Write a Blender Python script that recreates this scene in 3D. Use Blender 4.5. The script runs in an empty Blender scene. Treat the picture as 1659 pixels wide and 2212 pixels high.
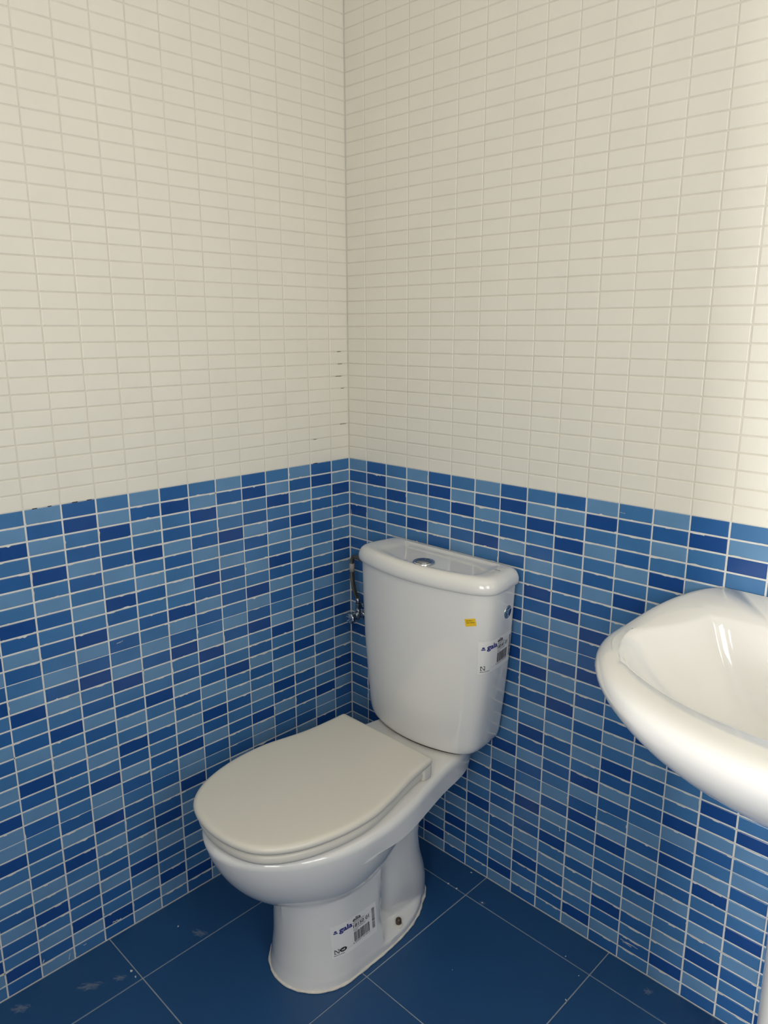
import bpy, bmesh, math, random
from mathutils import Vector, Matrix

random.seed(7)
SC = bpy.context.scene
COL = SC.collection

# ------------------------------------------------------------------ camera
PX_W, PX_H, F_PX = 1659.0, 2212.0, 1637.31
CAM = Vector((1.4408, -1.3327, 1.3268))
cam_data = bpy.data.cameras.new('camera')
cam_data.sensor_fit = 'VERTICAL'
cam_data.sensor_height = 24.0
cam_data.lens = F_PX / PX_H * 24.0
cam_data.clip_start = 0.02
cam = bpy.data.objects.new('camera', cam_data)
cam.location = CAM
cam.rotation_euler = (math.radians(76.4482), math.radians(0.0907), math.radians(44.554))
COL.objects.link(cam)
SC.camera = cam

# ------------------------------------------------------------------ world, daylight, exposure
ROOM_X, ROOM_Y, ROOM_Z = 1.95, -1.90, 2.4273
DOOR_X0, DOOR_X1, DOOR_Z = 0.735, 1.87, 2.05
world = bpy.data.worlds.new('sky')
world.use_nodes = True
bg = world.node_tree.nodes['Background']
bg.inputs[0].default_value = (1.0, 0.985, 0.95, 1)
bg.inputs[1].default_value = 0.45
SC.world = world
SC.view_settings.view_transform = 'Standard'
SC.view_settings.look = 'None'
SC.view_settings.gamma = 1.0
SC.view_settings.exposure = 0.16
SC.view_settings.use_curve_mapping = False

def area_light(name, loc, rot, sx, sy, energy, color=(1, 1, 1), portal=False):
    d = bpy.data.lights.new(name, 'AREA')
    d.shape = 'RECTANGLE'; d.size = sx; d.size_y = sy; d.energy = energy; d.color = color
    if portal: d.cycles.is_portal = True
    o = bpy.data.objects.new(name, d); o.location = loc; o.rotation_euler = rot
    COL.objects.link(o)
    return o
# the daylight of the open doorway behind the photographer (portal: guides the sky light only)
area_light('doorway_portal', ((DOOR_X0 + DOOR_X1) / 2, ROOM_Y - 0.11, DOOR_Z / 2), (math.radians(90), 0, 0), DOOR_X1 - DOOR_X0, DOOR_Z, 1, portal=True)

# added lamp beyond the doorway: its beam brightens the basin and the wall's right end
area_light('added_door_beam', (0.40, -4.4, 0.85), (math.radians(90), 0, math.radians(-10)), 0.26, 1.6, 92, (1.0, 0.985, 0.96))
# added fill lamp just outside the upper right part of the doorway
area_light('added_doorway_fill', (1.55, ROOM_Y - 0.13, 1.5), (math.radians(90), 0, 0), 0.6, 0.8, 10.5, (1.0, 0.985, 0.955))
# added lamp at a made-up, unseen side window, to even out the room light
WIN_Y0, WIN_Y1, WIN_Z0, WIN_Z1 = -1.35, -0.65, 1.10, 1.90
area_light('added_side_light', (ROOM_X + 0.11, -1.0, 1.5), (0, math.radians(90), 0), 0.8, 0.7, 10.5, (1.0, 0.985, 0.955))

# ------------------------------------------------------------------ helpers
def srgb(r, g, b):
    f = lambda c: (c / 255 / 12.92) if c / 255 <= 0.04045 else ((c / 255 + 0.055) / 1.055) ** 2.4
    return (f(r), f(g), f(b), 1.0)

def prop(o, label=None, cat=None, group=None, kind=None):
    if label: o['label'] = label
    if cat: o['category'] = cat
    if group: o['group'] = group
    if kind: o['kind'] = kind
    return o

def link(name, me, parent=None, mats=(), smooth=False):
    for m in mats:
        me.materials.append(m)
    if smooth:
        me.polygons.foreach_set('use_smooth', [True] * len(me.polygons))
    o = bpy.data.objects.new(name, me)
    COL.objects.link(o)
    if parent is not None: o.parent = parent
    return o

def pymesh(name, vs, fs):
    me = bpy.data.meshes.new(name)
    me.from_pydata([tuple(v) for v in vs], [], fs)
    me.update()
    return me

def empty(name, loc=(0, 0, 0)):
    o = bpy.data.objects.new(name, None)
    o.empty_display_size = 0.05
    o.location = loc
    COL.objects.link(o)
    return o

def material(name, color, rough=0.4, metal=0.0, coat=0.0, var=0.0, var_scale=8.0, bump=0.0, bump_scale=200.0, spec=0.5, ior=1.5):
    m = bpy.data.materials.new(name)
    m.use_nodes = True
    nt = m.node_tree
    b = nt.nodes['Principled BSDF']
    b.inputs['Roughness'].default_value = rough
    b.inputs['Metallic'].default_value = metal
    b.inputs['IOR'].default_value = ior
    b.inputs['Specular IOR Level'].default_value = spec
    b.inputs['Coat Weight'].default_value = coat
    b.inputs['Coat Roughness'].default_value = 0.06
    tex = nt.nodes.new('ShaderNodeNewGeometry')
    if var > 0:
        n = nt.nodes.new('ShaderNodeTexNoise'); n.inputs['Scale'].default_value = var_scale; n.inputs['Detail'].default_value = 3
        nt.links.new(tex.outputs['Position'], n.inputs['Vector'])
        mp = nt.nodes.new('ShaderNodeMapRange')
        mp.inputs['From Min'].default_value = 0.3; mp.inputs['From Max'].default_value = 0.7
        mp.inputs['To Min'].default_value = 1 - var; mp.inputs['To Max'].default_value = 1 + var
        nt.links.new(n.outputs['Fac'], mp.inputs['Value'])
        mx = nt.nodes.new('ShaderNodeMix'); mx.data_type = 'RGBA'; mx.blend_type = 'MULTIPLY'
        mx.inputs['Factor'].default_value = 1.0
        mx.inputs['A'].default_value = color
        nt.links.new(mp.outputs['Result'], mx.inputs['B'])
        nt.links.new(mx.outputs['Result'], b.inputs['Base Color'])
    else:
        b.inputs['Base Color'].default_value = color
    if bump > 0:
        n2 = nt.nodes.new('ShaderNodeTexNoise'); n2.inputs['Scale'].default_value = bump_scale; n2.inputs['Detail'].default_value = 2
        nt.links.new(tex.outputs['Position'], n2.inputs['Vector'])
        bp = nt.nodes.new('ShaderNodeBump'); bp.inputs['Strength'].default_value = bump; bp.inputs['Distance'].default_value = 0.001
        nt.links.new(n2.outputs['Fac'], bp.inputs['Height'])
        nt.links.new(bp.outputs['Normal'], b.inputs['Normal'])
    return m

def chaikin(pts, k=3):
    for _ in range(k):
        out = []
        n = len(pts)
        for i in range(n):
            a, b = pts[i], pts[(i + 1) % n]
            out.append(tuple(0.75 * p + 0.25 * q for p, q in zip(a, b)))
            out.append(tuple(0.25 * p + 0.75 * q for p, q in zip(a, b)))
        pts = out
    return pts

def mirror_half(half):
    """half outline from back centre (x=0) over +x to front centre (x=0); returns closed outline"""
    left = [(-x, *r) for (x, *r) in reversed(half[1:-1])]
    return list(half) + left

def loft(rings, cap0=True, cap1=True):
    vs, fs = [], []
    n = len(rings[0])
    for r in rings: vs += r
    for k in range(len(rings) - 1):
        for i in range(n):
            j = (i + 1) % n
            fs.append((k * n + i, k * n + j, (k + 1) * n + j, (k + 1) * n + i))
    def cap(k, rev):
        c = [sum(v[a] for v in rings[k]) / n for a in range(3)]
        vs.append(tuple(c)); ci = len(vs) - 1
        for i in range(n):
            j = (i + 1) % n
            fs.append((k * n + j, k * n + i, ci) if rev else (k * n + i, k * n + j, ci))
    if cap0: cap(0, True)
    if cap1: cap(len(rings) - 1, False)
    return vs, fs

def fix_normals(me):
    bm = bmesh.new(); bm.from_mesh(me)
    bmesh.ops.recalc_face_normals(bm, faces=bm.faces)
    bm.to_mesh(me); bm.free()
    return me

def loft_obj(name, rings, m, parent=None, cap0=True, cap1=True):
    vs, fs = loft(rings, cap0, cap1)
    me = fix_normals(pymesh(name, vs, fs))
    return link(name, me, parent, [m], smooth=True)

def revolve_obj(name, prof, m, parent=None, origin=(0, 0, 0), axis='Z', n=32):
    """prof: list of (radius, height along axis)"""
    rings = []
    for r, h in prof:
        ring = []
        for i in range(n):
            a = 2 * math.pi * i / n
            p = (r * math.cos(a), r * math.sin(a), h)
            if axis == 'X': p = (p[2], p[0], p[1])
            elif axis == '-X': p = (-p[2], p[0], -p[1])
            elif axis == '-Y': p = (p[0], -p[2], p[1])
            ring.append((p[0] + origin[0], p[1] + origin[1], p[2] + origin[2]))
        rings.append(ring)
    return loft_obj(name, rings, m, parent)

def tube_rings(pts, radius, n=12):
    P = [Vector(p) for p in pts]
    rings = []
    up = Vector((0.3, 0.5, 0.81)).normalized()
    for i, p in enumerate(P):
        t = (P[min(i + 1, len(P) - 1)] - P[max(i - 1, 0)]).normalized()
        a = t.cross(up).normalized(); b = t.cross(a).normalized()
        r = radius(i / (len(P) - 1)) if callable(radius) else radius
        rings.append([tuple(p + a * (r * math.cos(2 * math.pi * k / n)) + b * (r * math.sin(2 * math.pi * k / n))) for k in range(n)])
    return rings

def catmull(pts, per=8):
    P = [Vector(p) for p in pts]
    P = [P[0] * 2 - P[1]] + P + [P[-1] * 2 - P[-2]]
    out = []
    for i in range(1, len(P) - 2):
        for k in range(per):
            t = k / per
            a, b, c, d = P[i - 1], P[i], P[i + 1], P[i + 2]
            out.append(0.5 * ((2 * b) + (c - a) * t + (2 * a - 5 * b + 4 * c - d) * t * t + (3 * b - a - 3 * c + d) * t ** 3))
    out.append(P[-2])
    return out

def interp(tab, x):
    if x <= tab[0][0]: return tab[0][1]
    for (a, va), (b, vb) in zip(tab, tab[1:]):
        if x <= b:
            t = (x - a) / (b - a)
            return va + (vb - va) * t
    return tab[-1][1]

def interp_s(tab, x):
    """monotone-ish smooth (Catmull) interpolation of a table"""
    n = len(tab)
    if x <= tab[0][0]: return tab[0][1]
    if x >= tab[-1][0]: return tab[-1][1]
    for i in range(n - 1):
        if x <= tab[i + 1][0]:
            x0, y0 = tab[i]; x1, y1 = tab[i + 1]
            m0 = (y1 - tab[i - 1][1]) / (x1 - tab[i - 1][0]) if i > 0 else (y1 - y0) / (x1 - x0)
            m1 = (tab[i + 2][1] - y0) / (tab[i + 2][0] - x0) if i < n - 2 else (y1 - y0) / (x1 - x0)
            h = x1 - x0; t = (x - x0) / h
            return (2*t**3-3*t*t+1)*y0 + (t**3-2*t*t+t)*h*m0 + (-2*t**3+3*t*t)*y1 + (t**3-t*t)*h*m1

def smax(a, b, k):
    h = max(0.0, min(1.0, 0.5 + 0.5 * (a - b) / k))
    return b + (a - b) * h + k * h * (1 - h)

def project(p):
    d = cam.matrix_basis.inverted() @ Vector(p)
    if d.z > -0.05: return None
    return (PX_W / 2 + F_PX * d.x / -d.z, PX_H / 2 - F_PX * d.y / -d.z)
CAM_INV = (Matrix.Translation(CAM) @ cam.rotation_euler.to_matrix().to_4x4()).inverted()
def project(p):
    d = CAM_INV @ Vector(p)
    if d.z > -0.05: return None
    return (PX_W / 2 + F_PX * d.x / -d.z, PX_H / 2 - F_PX * d.y / -d.z)

# ------------------------------------------------------------------ materials
M_GROUT = material('grout_light_grey', srgb(214, 213, 208), 0.85, var=0.06, var_scale=30, bump=0.3, bump_scale=600)
M_GROUT_WHITE = material('grout_cream', srgb(212, 207, 193), 0.85, var=0.05, var_scale=30)
BLUE = [srgb(25, 70, 134), srgb(42, 92, 150), srgb(64, 113, 162), srgb(97, 138, 176)]
BLUE_NAME = ['tile_deep_blue', 'tile_mid_blue', 'tile_steel_blue', 'tile_pale_blue']
M_BLUE = [material(BLUE_NAME[i], BLUE[i], 0.22, var=0.06, var_scale=14, bump=0.04, bump_scale=90) for i in range(4)]
M_WHITE = material('tile_cream_white', srgb(226, 222, 209), 0.28, var=0.015, var_scale=9, bump=0.05, bump_scale=70)
M_FLOORGROUT = material('floor_grout', srgb(150, 158, 165), 0.9, var=0.12, var_scale=40)
M_CERAMIC = material('white_sanitary_ceramic', srgb(226, 224, 218), 0.09, coat=0.5)
M_SEAT = material('seat_plastic', srgb(212, 207, 194), 0.32)
M_CHROME = material('chrome', srgb(200, 203, 206), 0.08, metal=1.0)
M_CHROME_DULL = material('chrome_brushed', srgb(150, 155, 160), 0.25, metal=1.0)
M_DARK = material('dark_gap', srgb(40, 36, 32), 0.9)
M_SEAL = material('sealant_bead', srgb(222, 214, 200), 0.6, var=0.12, var_scale=60)
M_PLASTER = material('dried_plaster', srgb(215, 212, 205), 0.9)
M_PAPER = material('label_paper', srgb(232, 230, 224), 0.45)
M_INK = material('label_black_ink', srgb(24, 22, 24), 0.5)
M_INKBLUE = material('label_blue_ink', srgb(36, 42, 120), 0.5)
M_YELLOW = material('yellow_sticker', srgb(232, 190, 30), 0.45)
M_BROWN = material('bolt_brown', srgb(84, 70, 56), 0.4, metal=0.4)
M_CEILING = material('ceiling_paint', srgb(232, 230, 224), 0.9, var=0.02)

def braid_material():
    m = material('braided_steel_hose', srgb(120, 116, 104), 0.35, metal=0.9)
    nt = m.node_tree; b = nt.nodes['Principled BSDF']
    g = nt.nodes.new('ShaderNodeTexCoord')
    w = nt.nodes.new('ShaderNodeTexWave'); w.inputs['Scale'].default_value = 160; w.bands_direction = 'DIAGONAL'
    nt.links.new(g.outputs['Object'], w.inputs['Vector'])
    bp = nt.nodes.new('ShaderNodeBump'); bp.inputs['Strength'].default_value = 0.6; bp.inputs['Distance'].default_value = 0.001
    nt.links.new(w.outputs['Fac'], bp.inputs['Height']); nt.links.new(bp.outputs['Normal'], b.inputs['Normal'])
    return m
M_BRAID = braid_material()

def floor_material():
    m = material('floor_tile_navy', srgb(33, 76, 120), 0.40, var=0.05, var_scale=6, bump=0.08, bump_scale=250)
    nt = m.node_tree; b = nt.nodes['Principled BSDF']
    src = b.inputs['Base Color'].links[0].from_socket
    geo = nt.nodes.new('ShaderNodeNewGeometry')
    last = src
    # dried grout smears: stains with a place and a shape of their own (x, y, length, width, turn)
    for i, (x, y, sx, sy, rot) in enumerate([(0.130, -0.598, 0.030, 0.013, 0.4), (0.091, -0.835, 0.040, 0.014, 0.9), (0.116, -0.782, 0.022, 0.010, 0.8), (0.043, -0.957, 0.03, 0.014, 0.8), (0.925, -0.036, 0.014, 0.012, 0), (0.529, -0.076, 0.012, 0.008, 0.0)]):
        mp = nt.nodes.new('ShaderNodeMapping'); mp.vector_type = 'TEXTURE'
        mp.inputs['Location'].default_value = (x, y, 0); mp.inputs['Rotation'].default_value = (0, 0, rot); mp.inputs['Scale'].default_value = (sx, sy, 1)
        nt.links.new(geo.outputs['Position'], mp.inputs['Vector'])
        ln = nt.nodes.new('ShaderNodeVectorMath'); ln.operation = 'LENGTH'
        nt.links.new(mp.outputs['Vector'], ln.inputs[0])
        ns = nt.nodes.new('ShaderNodeTexNoise'); ns.inputs['Scale'].default_value = 2.6; ns.inputs['Detail'].default_value = 6
        nt.links.new(mp.outputs['Vector'], ns.inputs['Vector'])
        ad = nt.nodes.new('ShaderNodeMath'); ad.operation = 'MULTIPLY_ADD'; ad.inputs[1].default_value = 2.2
        nt.links.new(ns.outputs['Fac'], ad.inputs[0]); nt.links.new(ln.outputs['Value'], ad.inputs[2])
        rg = nt.nodes.new('ShaderNodeMapRange'); rg.inputs['From Min'].default_value = 1.75; rg.inputs['From Max'].default_value = 1.35
        rg.inputs['To Min'].default_value = 0; rg.inputs['To Max'].default_value = 0.38
        nt.links.new(ad.outputs['Value'], rg.inputs['Value'])
        mx = nt.nodes.new('ShaderNodeMix'); mx.data_type = 'RGBA'
        mx.inputs['B'].default_value = srgb(150, 155, 160)
        nt.links.new(rg.outputs['Result'], mx.inputs['Factor']); nt.links.new(last, mx.inputs['A'])
        last = mx.outputs['Result']
    nt.links.new(last, b.inputs['Base Color'])
    return m
M_FLOOR = floor_material()

def plain_tiled_wall_material():
    """the walls behind the photographer: same tiling, drawn by the material"""
    m = bpy.data.materials.new('tiled_wall_unseen'); m.use_nodes = True
    nt = m.node_tree; b = nt.nodes['Principled BSDF']; b.inputs['Roughness'].default_value = 0.3
    tc = nt.nodes.new('ShaderNodeNewGeometry')
    sp = nt.nodes.new('ShaderNodeSeparateXYZ'); nt.links.new(tc.outputs['Position'], sp.inputs[0])
    ad = nt.nodes.new('ShaderNodeMath'); ad.operation = 'ADD'
    nt.links.new(sp.outputs['X'], ad.inputs[0]); nt.links.new(sp.outputs['Y'], ad.inputs[1])
    cb = nt.nodes.new('ShaderNodeCombineXYZ'); nt.links.new(ad.outputs[0], cb.inputs['X']); nt.links.new(sp.outputs['Z'], cb.inputs['Y'])
    outs = []
    for c1, c2 in ((BLUE[1], BLUE[3]), (srgb(226, 222, 209), srgb(222, 218, 205))):
        br = nt.nodes.new('ShaderNodeTexBrick'); br.offset = 0.0
        br.inputs['Color1'].default_value = c1; br.inputs['Color2'].default_value = c2; br.inputs['Mortar'].default_value = srgb(205, 203, 196)
        br.inputs['Scale'].default_value = 1.0; br.inputs['Brick Width'].default_value = 0.0699; br.inputs['Row Height'].default_value = 0.0303
        br.inputs['Mortar Size'].default_value = 0.0017; br.inputs['Mortar Smooth'].default_value = 0.1
        nt.links.new(cb.outputs[0], br.inputs['Vector']); outs.append(br.outputs['Color'])
    gt = nt.nodes.new('ShaderNodeMath'); gt.operation = 'GREATER_THAN'; gt.inputs[1].default_value = 1.0
    nt.links.new(sp.outputs['Z'], gt.inputs[0])
    mx = nt.nodes.new('ShaderNodeMix'); mx.data_type = 'RGBA'
    nt.links.new(gt.outputs[0], mx.inputs['Factor']); nt.links.new(outs[0], mx.inputs['A']); nt.links.new(outs[1], mx.inputs['B'])
    nt.links.new(mx.outputs['Result'], b.inputs['Base Color'])
    return m
M_WALL_PLAIN = plain_tiled_wall_material()

# ------------------------------------------------------------------ room shell
def box_mesh(name, x0, x1, y0, y1, z0, z1):
    vs = [(x, y, z) for z in (z0, z1) for y in (y0, y1) for x in (x0, x1)]
    fs = [(0, 2, 3, 1), (4, 5, 7, 6), (0, 1, 5, 4), (2, 6, 7, 3), (0, 4, 6, 2), (1, 3, 7, 5)]
    return pymesh(name, vs, fs)

GD = 0.0011      # how far the joints lie behind the tile faces
T = 0.10
wall_right = prop(link('wall_right', box_mesh('wall_right', -T, ROOM_X + T, GD, T, -0.05, ROOM_Z), None, [M_GROUT]),
                  'right-hand wall, blue mosaic tiles below cream tiles, behind toilet and basin', 'wall', kind='structure')
wall_left = prop(link('wall_left', box_mesh('wall_left', -T, -GD, ROOM_Y - T, GD, -0.05, ROOM_Z), None, [M_GROUT]),
                 'left-hand wall, blue mosaic tiles below cream tiles, left of the toilet', 'wall', kind='structure')
bm = bmesh.new()
def bm_box(bm, x0, x1, y0, y1, z0, z1):
    v = [bm.verts.new((x, y, z)) for z in (z0, z1) for y in (y0, y1) for x in (x0, x1)]
    for f in [(0, 2, 3, 1), (4, 5, 7, 6), (0, 1, 5, 4), (2, 6, 7, 3), (0, 4, 6, 2), (1, 3, 7, 5)]:
        bm.faces.new([v[i] for i in f])
for y0, y1, z0, z1 in ((ROOM_Y - T, WIN_Y0, -0.05, ROOM_Z), (WIN_Y1, GD, -0.05, ROOM_Z), (WIN_Y0, WIN_Y1, -0.05, WIN_Z0), (WIN_Y0, WIN_Y1, WIN_Z1, ROOM_Z)):
    bm_box(bm, ROOM_X, ROOM_X + T, y0, y1, z0, z1)  # opening left for the added side light
me = bpy.data.meshes.new('wall_side'); bm.to_mesh(me); bm.free()
wall_side = prop(link('wall_side', me, None, [M_WALL_PLAIN]), 'tiled wall with an added window opening beyond the washbasin, out of view', 'wall', kind='structure')
bm = bmesh.new()  # unseen window frame, added to go with the side light
for y0, y1, z0, z1 in ((WIN_Y0, WIN_Y0 + 0.035, WIN_Z0, WIN_Z1), (WIN_Y1 - 0.035, WIN_Y1, WIN_Z0, WIN_Z1), (WIN_Y0 + 0.035, WIN_Y1 - 0.035, WIN_Z0, WIN_Z0 + 0.035), (WIN_Y0 + 0.035, WIN_Y1 - 0.035, WIN_Z1 - 0.035, WIN_Z1), (-1.015, -0.985, WIN_Z0 + 0.035, WIN_Z1 - 0.035)):
    bm_box(bm, ROOM_X + 0.03, ROOM_X + 0.07, y0, y1, z0, z1)
me = bpy.data.meshes.new('added_window'); bm.to_mesh(me); bm.free()
added_window = prop(link('added_window', me, None, [material('window_frame_white', srgb(235, 235, 232), 0.4)]), 'added white window frame round the side light, out of view', 'window', kind='structure')
bm = bmesh.new()
bm_box(bm, -GD, DOOR_X0, ROOM_Y - T, ROOM_Y, -0.05, ROOM_Z)
bm_box(bm, DOOR_X1, ROOM_X, ROOM_Y - T, ROOM_Y, -0.05, ROOM_Z)
bm_box(bm, DOOR_X0, DOOR_X1, ROOM_Y - T, ROOM_Y, DOOR_Z, ROOM_Z)
me = bpy.data.meshes.new('wall_rear'); bm.to_mesh(me); bm.free()
wall_rear = prop(link('wall_rear', me, None, [M_WALL_PLAIN]), 'tiled wall with open doorway, behind the photographer', 'wall', kind='structure')
ceiling = prop(link('ceiling', box_mesh('ceiling', -T, ROOM_X + T, ROOM_Y - T, T, ROOM_Z, ROOM_Z + 0.1), None, [M_CEILING]),
               'plain white ceiling, out of view', 'ceiling', kind='structure')

# ------------------------------------------------------------------ wall tiles
ROW = 0.0303
COLR, COLR0 = 0.0699, 0.0650     # right wall: pitch, first joint from the corner
COLL, COLL0 = 0.0695, 0.0617     # left wall
D_, M_, N_, L_ = 0, 1, 2, 3
def dec(s): return [{'D': 0, 'M': 1, 'N': 2, 'L': 3}[c] for c in s]
PANEL = [dec('LMLNDNLMNMN'), dec('MDNMLMNLNDL'), dec('NLDNMLNDMLM')]
def panel_colour(col, row, rotated):
    """col 0..2 left to right, row 0..10 from the top"""
    return PANEL[2 - col][10 - row] if rotated else PANEL[col][row]

def tile_mesh(name, w, h, proud, bev, mats):
    """face at y=0 towards -y, back at y=+proud"""
    vs, fs = [], []
    def ring(dx, dz, y):
        vs.extend([(-w / 2 + dx, y, -h / 2 + dz), (w / 2 - dx, y, -h / 2 + dz), (w / 2 - dx, y, h / 2 - dz), (-w / 2 + dx, y, h / 2 - dz)])
    ring(0, 0, proud); ring(0, 0, bev * 0.75); ring(bev * 0.45, bev * 0.45, bev * 0.22); ring(bev * 1.2, bev * 1.2, 0.0)
    for k in range(3):
        for i in range(4):
            j = (i + 1) % 4
            fs.append((k * 4 + i, k * 4 + j, k * 4 + 4 + j, k * 4 + 4 + i))
    fs.append((12, 13, 14, 15))
    me = pymesh(name, vs, fs)
    for m in mats: me.materials.append(m)
    return me

TOILET_MASK = [(775, 1160), (1128, 1220), (1120, 1290), (1080, 1600), (905, 1770), (935, 1960), (640, 2150), (580, 2050), (580, 1960), (425, 1800), (425, 1700), (600, 1590), (745, 1536), (795, 1550)]
BASIN_MASK = [(1540, 1268), (1400, 1315), (1290, 1390), (1310, 1510), (1440, 1640), (1659, 1790), (1800, 1800), (1800, 1280)]
def inside(poly, p):
    c = False; n = len(poly)
    for i in range(n):
        (x1, y1), (x2, y2) = poly[i], poly[(i + 1) % n]
        if (y1 > p[1]) != (y2 > p[1]) and p[0] < (x2 - x1) * (p[1] - y1) / (y2 - y1) + x1: c = not c
    return c

def build_wall_tiles(wall, side):
    pitch, first = (COLR, COLR0) if side == 'R' else (COLL, COLL0)
    length = ROOM_X if side == 'R' else -ROOM_Y
    edges = [0.0015]
    x = first
    while x < length - 0.01:
        edges.append(x); x += pitch
    edges.append(length)
    rnd = random.Random(11 if side == 'R' else 12)
    jv = [0.0] + [rnd.uniform(0.0013, 0.0020) for _ in edges[1:]]      # half joint widths per vertical line
    cells = []
    nrow_w = int(round((ROOM_Z - 1.0) / ROW))
    for r in range(-33, nrow_w):
        blue = r < 0
        zb, zt = 1.0 + r * ROW, 1.0 + (r + 1) * ROW
        for c in range(len(edges) - 1):
            kj = 1.0 if blue else 0.68
            a, b = edges[c] + jv[c] * kj, edges[c + 1] - jv[c + 1] * kj
            if blue:
                k = -r - 1                                              # row from the top of the blue field
                # joints of the printed mosaic are wide, joints between panels thin
                top = 0.0006 if k == 0 else (0.0008 if k % 11 == 0 else 0.0017)
                bot = 0.0012 if k == 32 else (0.0008 if k % 11 == 10 else 0.0017)
                tier, pr = k // 11, k % 11
                if side == 'R':
                    rot = (tier == 0 and 9 <= c <= 11) or (tier == 1 and 15 <= c <= 17)
                    colour = panel_colour(c % 3, pr, rot)
                else:
                    rot = tier == 2
                    colour = panel_colour(2 - c % 3, pr, rot)
            else:
                top = bot = 0.0011
                if r == 0: bot = 0.0003
                colour = 4
            cells.append((blue, r, c, a, b, zb + bot, zt - top, colour))
    # which 300 of each colour field show largest
    def size(cell):
        blue, r, c, a, b, z0, z1, colour = cell
        pts = []
        for u, z in ((a, z0), (b, z0), (b, z1), (a, z1)):
            p = project((u, 0, z) if side == 'R' else (0, -u, z))
            if p is None: return 0
            pts.append(p)
        cx = sum(p[0] for p in pts) / 4; cy = sum(p[1] for p in pts) / 4
        if not (0 < cx < PX_W and 0 < cy < PX_H): return 0
        if inside(TOILET_MASK, (cx, cy)) or inside(BASIN_MASK, (cx, cy)): return 0
        return abs(sum(pts[i][0] * pts[(i + 1) % 4][1] - pts[(i + 1) % 4][0] * pts[i][1] for i in range(4))) / 2
    meshes = {}
    for blue in (True, False):
        mine = [c for c in cells if c[0] == blue]
        order = sorted(mine, key=size, reverse=True)
        single = {id(c) for c in order[:300] if size(c) > 0}
        vs, fs, fm = [], [], []
        name = 'blue_tile' if blue else 'white_tile'
        for cell in mine:
            _, r, c, a, b, z0, z1, colour = cell
            mt = M_WHITE if colour == 4 else M_BLUE[colour]
            u, z = (a + b) / 2, (z0 + z1) / 2
            w, h = round(b - a, 4), round(z1 - z0, 4)
            tilt = (rnd.gauss(0, 0.0022), rnd.gauss(0, 0.0022))
            base = Matrix.Translation((u, 0, z) if side == 'R' else (0, -u, z))
            rot = Matrix.Rotation(math.radians(0 if side == 'R' else 90), 4, 'Z')
            mw = base @ rot @ Matrix.Rotation(tilt[0], 4, 'X') @ Matrix.Rotation(tilt[1], 4, 'Z')
            key = (w, h, colour)
            if key not in meshes:
                meshes[key] = tile_mesh(name, w, h, GD + 0.0005, 0.0012, [mt])
            me = meshes[key]
            if id(cell) in single:
                o = bpy.data.objects.new(name, me); COL.objects.link(o)
                o.parent = wall; o.matrix_basis = mw
            else:
                k = len(vs)
                vs += [tuple(mw @ v.co) for v in me.vertices]
                for p in me.polygons:
                    fs.append([i + k for i in p.vertices]); fm.append(0 if colour == 4 else colour)
        if vs:
            me = pymesh(name + '_field', vs, fs)
            for m in (M_BLUE if blue else [M_WHITE]): me.materials.append(m)
            me.polygons.foreach_set('material_index', fm)
            o = link(name + '_field', me, wall)
            o['kind'] = 'stuff'
    return edges

EDGES_R = build_wall_tiles(wall_right, 'R')
EDGES_L = build_wall_tiles(wall_left, 'L')

# cream joints of the white field: a thin skim over the grout bed
for wall, side, L in ((wall_right, 'R', ROOM_X), (wall_left, 'L', -ROOM_Y)):
    me = box_mesh('cream_joint_bed', 0.0, L, GD - 0.0003, GD, 1.0005, ROOM_Z)
    o = link('cream_joint_bed', me, wall, [M_GROUT_WHITE])
    if side == 'L': o.rotation_euler = (0, 0, math.radians(-90)); o.scale = (1, -1, 1)
    o['kind'] = 'stuff'

# ragged grout smears along the joints of the blue field
def grout_smears(wall, side, seed):
    rnd = random.Random(seed)
    edges = EDGES_R if side == 'R' else EDGES_L
    vs, fs = [], []
    def put(u, z): return (u, -0.0002, z) if side == 'R' else (0.0002, -u, z)
    L = 1.35
    for r in range(1, 33):
        z = 1.0 - r * ROW
        u = 0.004
        thin = r % 11 == 0
        while u < L:
            run = rnd.uniform(0.006, 0.03)
            if rnd.random() < (0.12 if thin else 0.5):
                s = rnd.choice((-1, 1))
                base = 0.0006 if thin else 0.0014
                n = 5; k = len(vs)
                for i in range(n):
                    t = i / (n - 1)
                    d = base + (rnd.uniform(0.0004, 0.0014) if 0 < i < n - 1 else 0.0002)
                    if rnd.random() < 0.05: d += rnd.uniform(0.0005, 0.002)
                    vs.append(put(u + run * t, z)); vs.append(put(u + run * t, z + s * d))
                for i in range(n - 1):
                    fs.append((k + 2 * i, k + 2 * i + 2, k + 2 * i + 3, k + 2 * i + 1))
            u += run + rnd.uniform(0.0, 0.03)
    for e in edges[1:-1]:
        if e > L: break
        z = 0.01
        while z < 0.99:
            run = rnd.uniform(0.005, 0.02)
            if rnd.random() < 0.18:
                s = rnd.choice((-1, 1)); n = 4; k = len(vs)
                for i in range(n):
                    t = i / (n - 1); d = 0.0014 + (rnd.uniform(0.0003, 0.0012) if 0 < i < n - 1 else 0.0)
                    vs.append(put(e, z + run * t)); vs.append(put(e + s * d, z + run * t))
                for i in range(n - 1):
                    fs.append((k + 2 * i, k + 2 * i + 2, k + 2 * i + 3, k + 2 * i + 1))
            z += run + rnd.uniform(0, 0.03)
    o = link('grout_smear', fix_normals(pymesh('grout_smear', vs, fs)), wall, [M_GROUT])
    o['kind'] = 'stuff'
grout_smears(wall_right, 'R', 3)
grout_smears(wall_left, 'L', 4)

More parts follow.
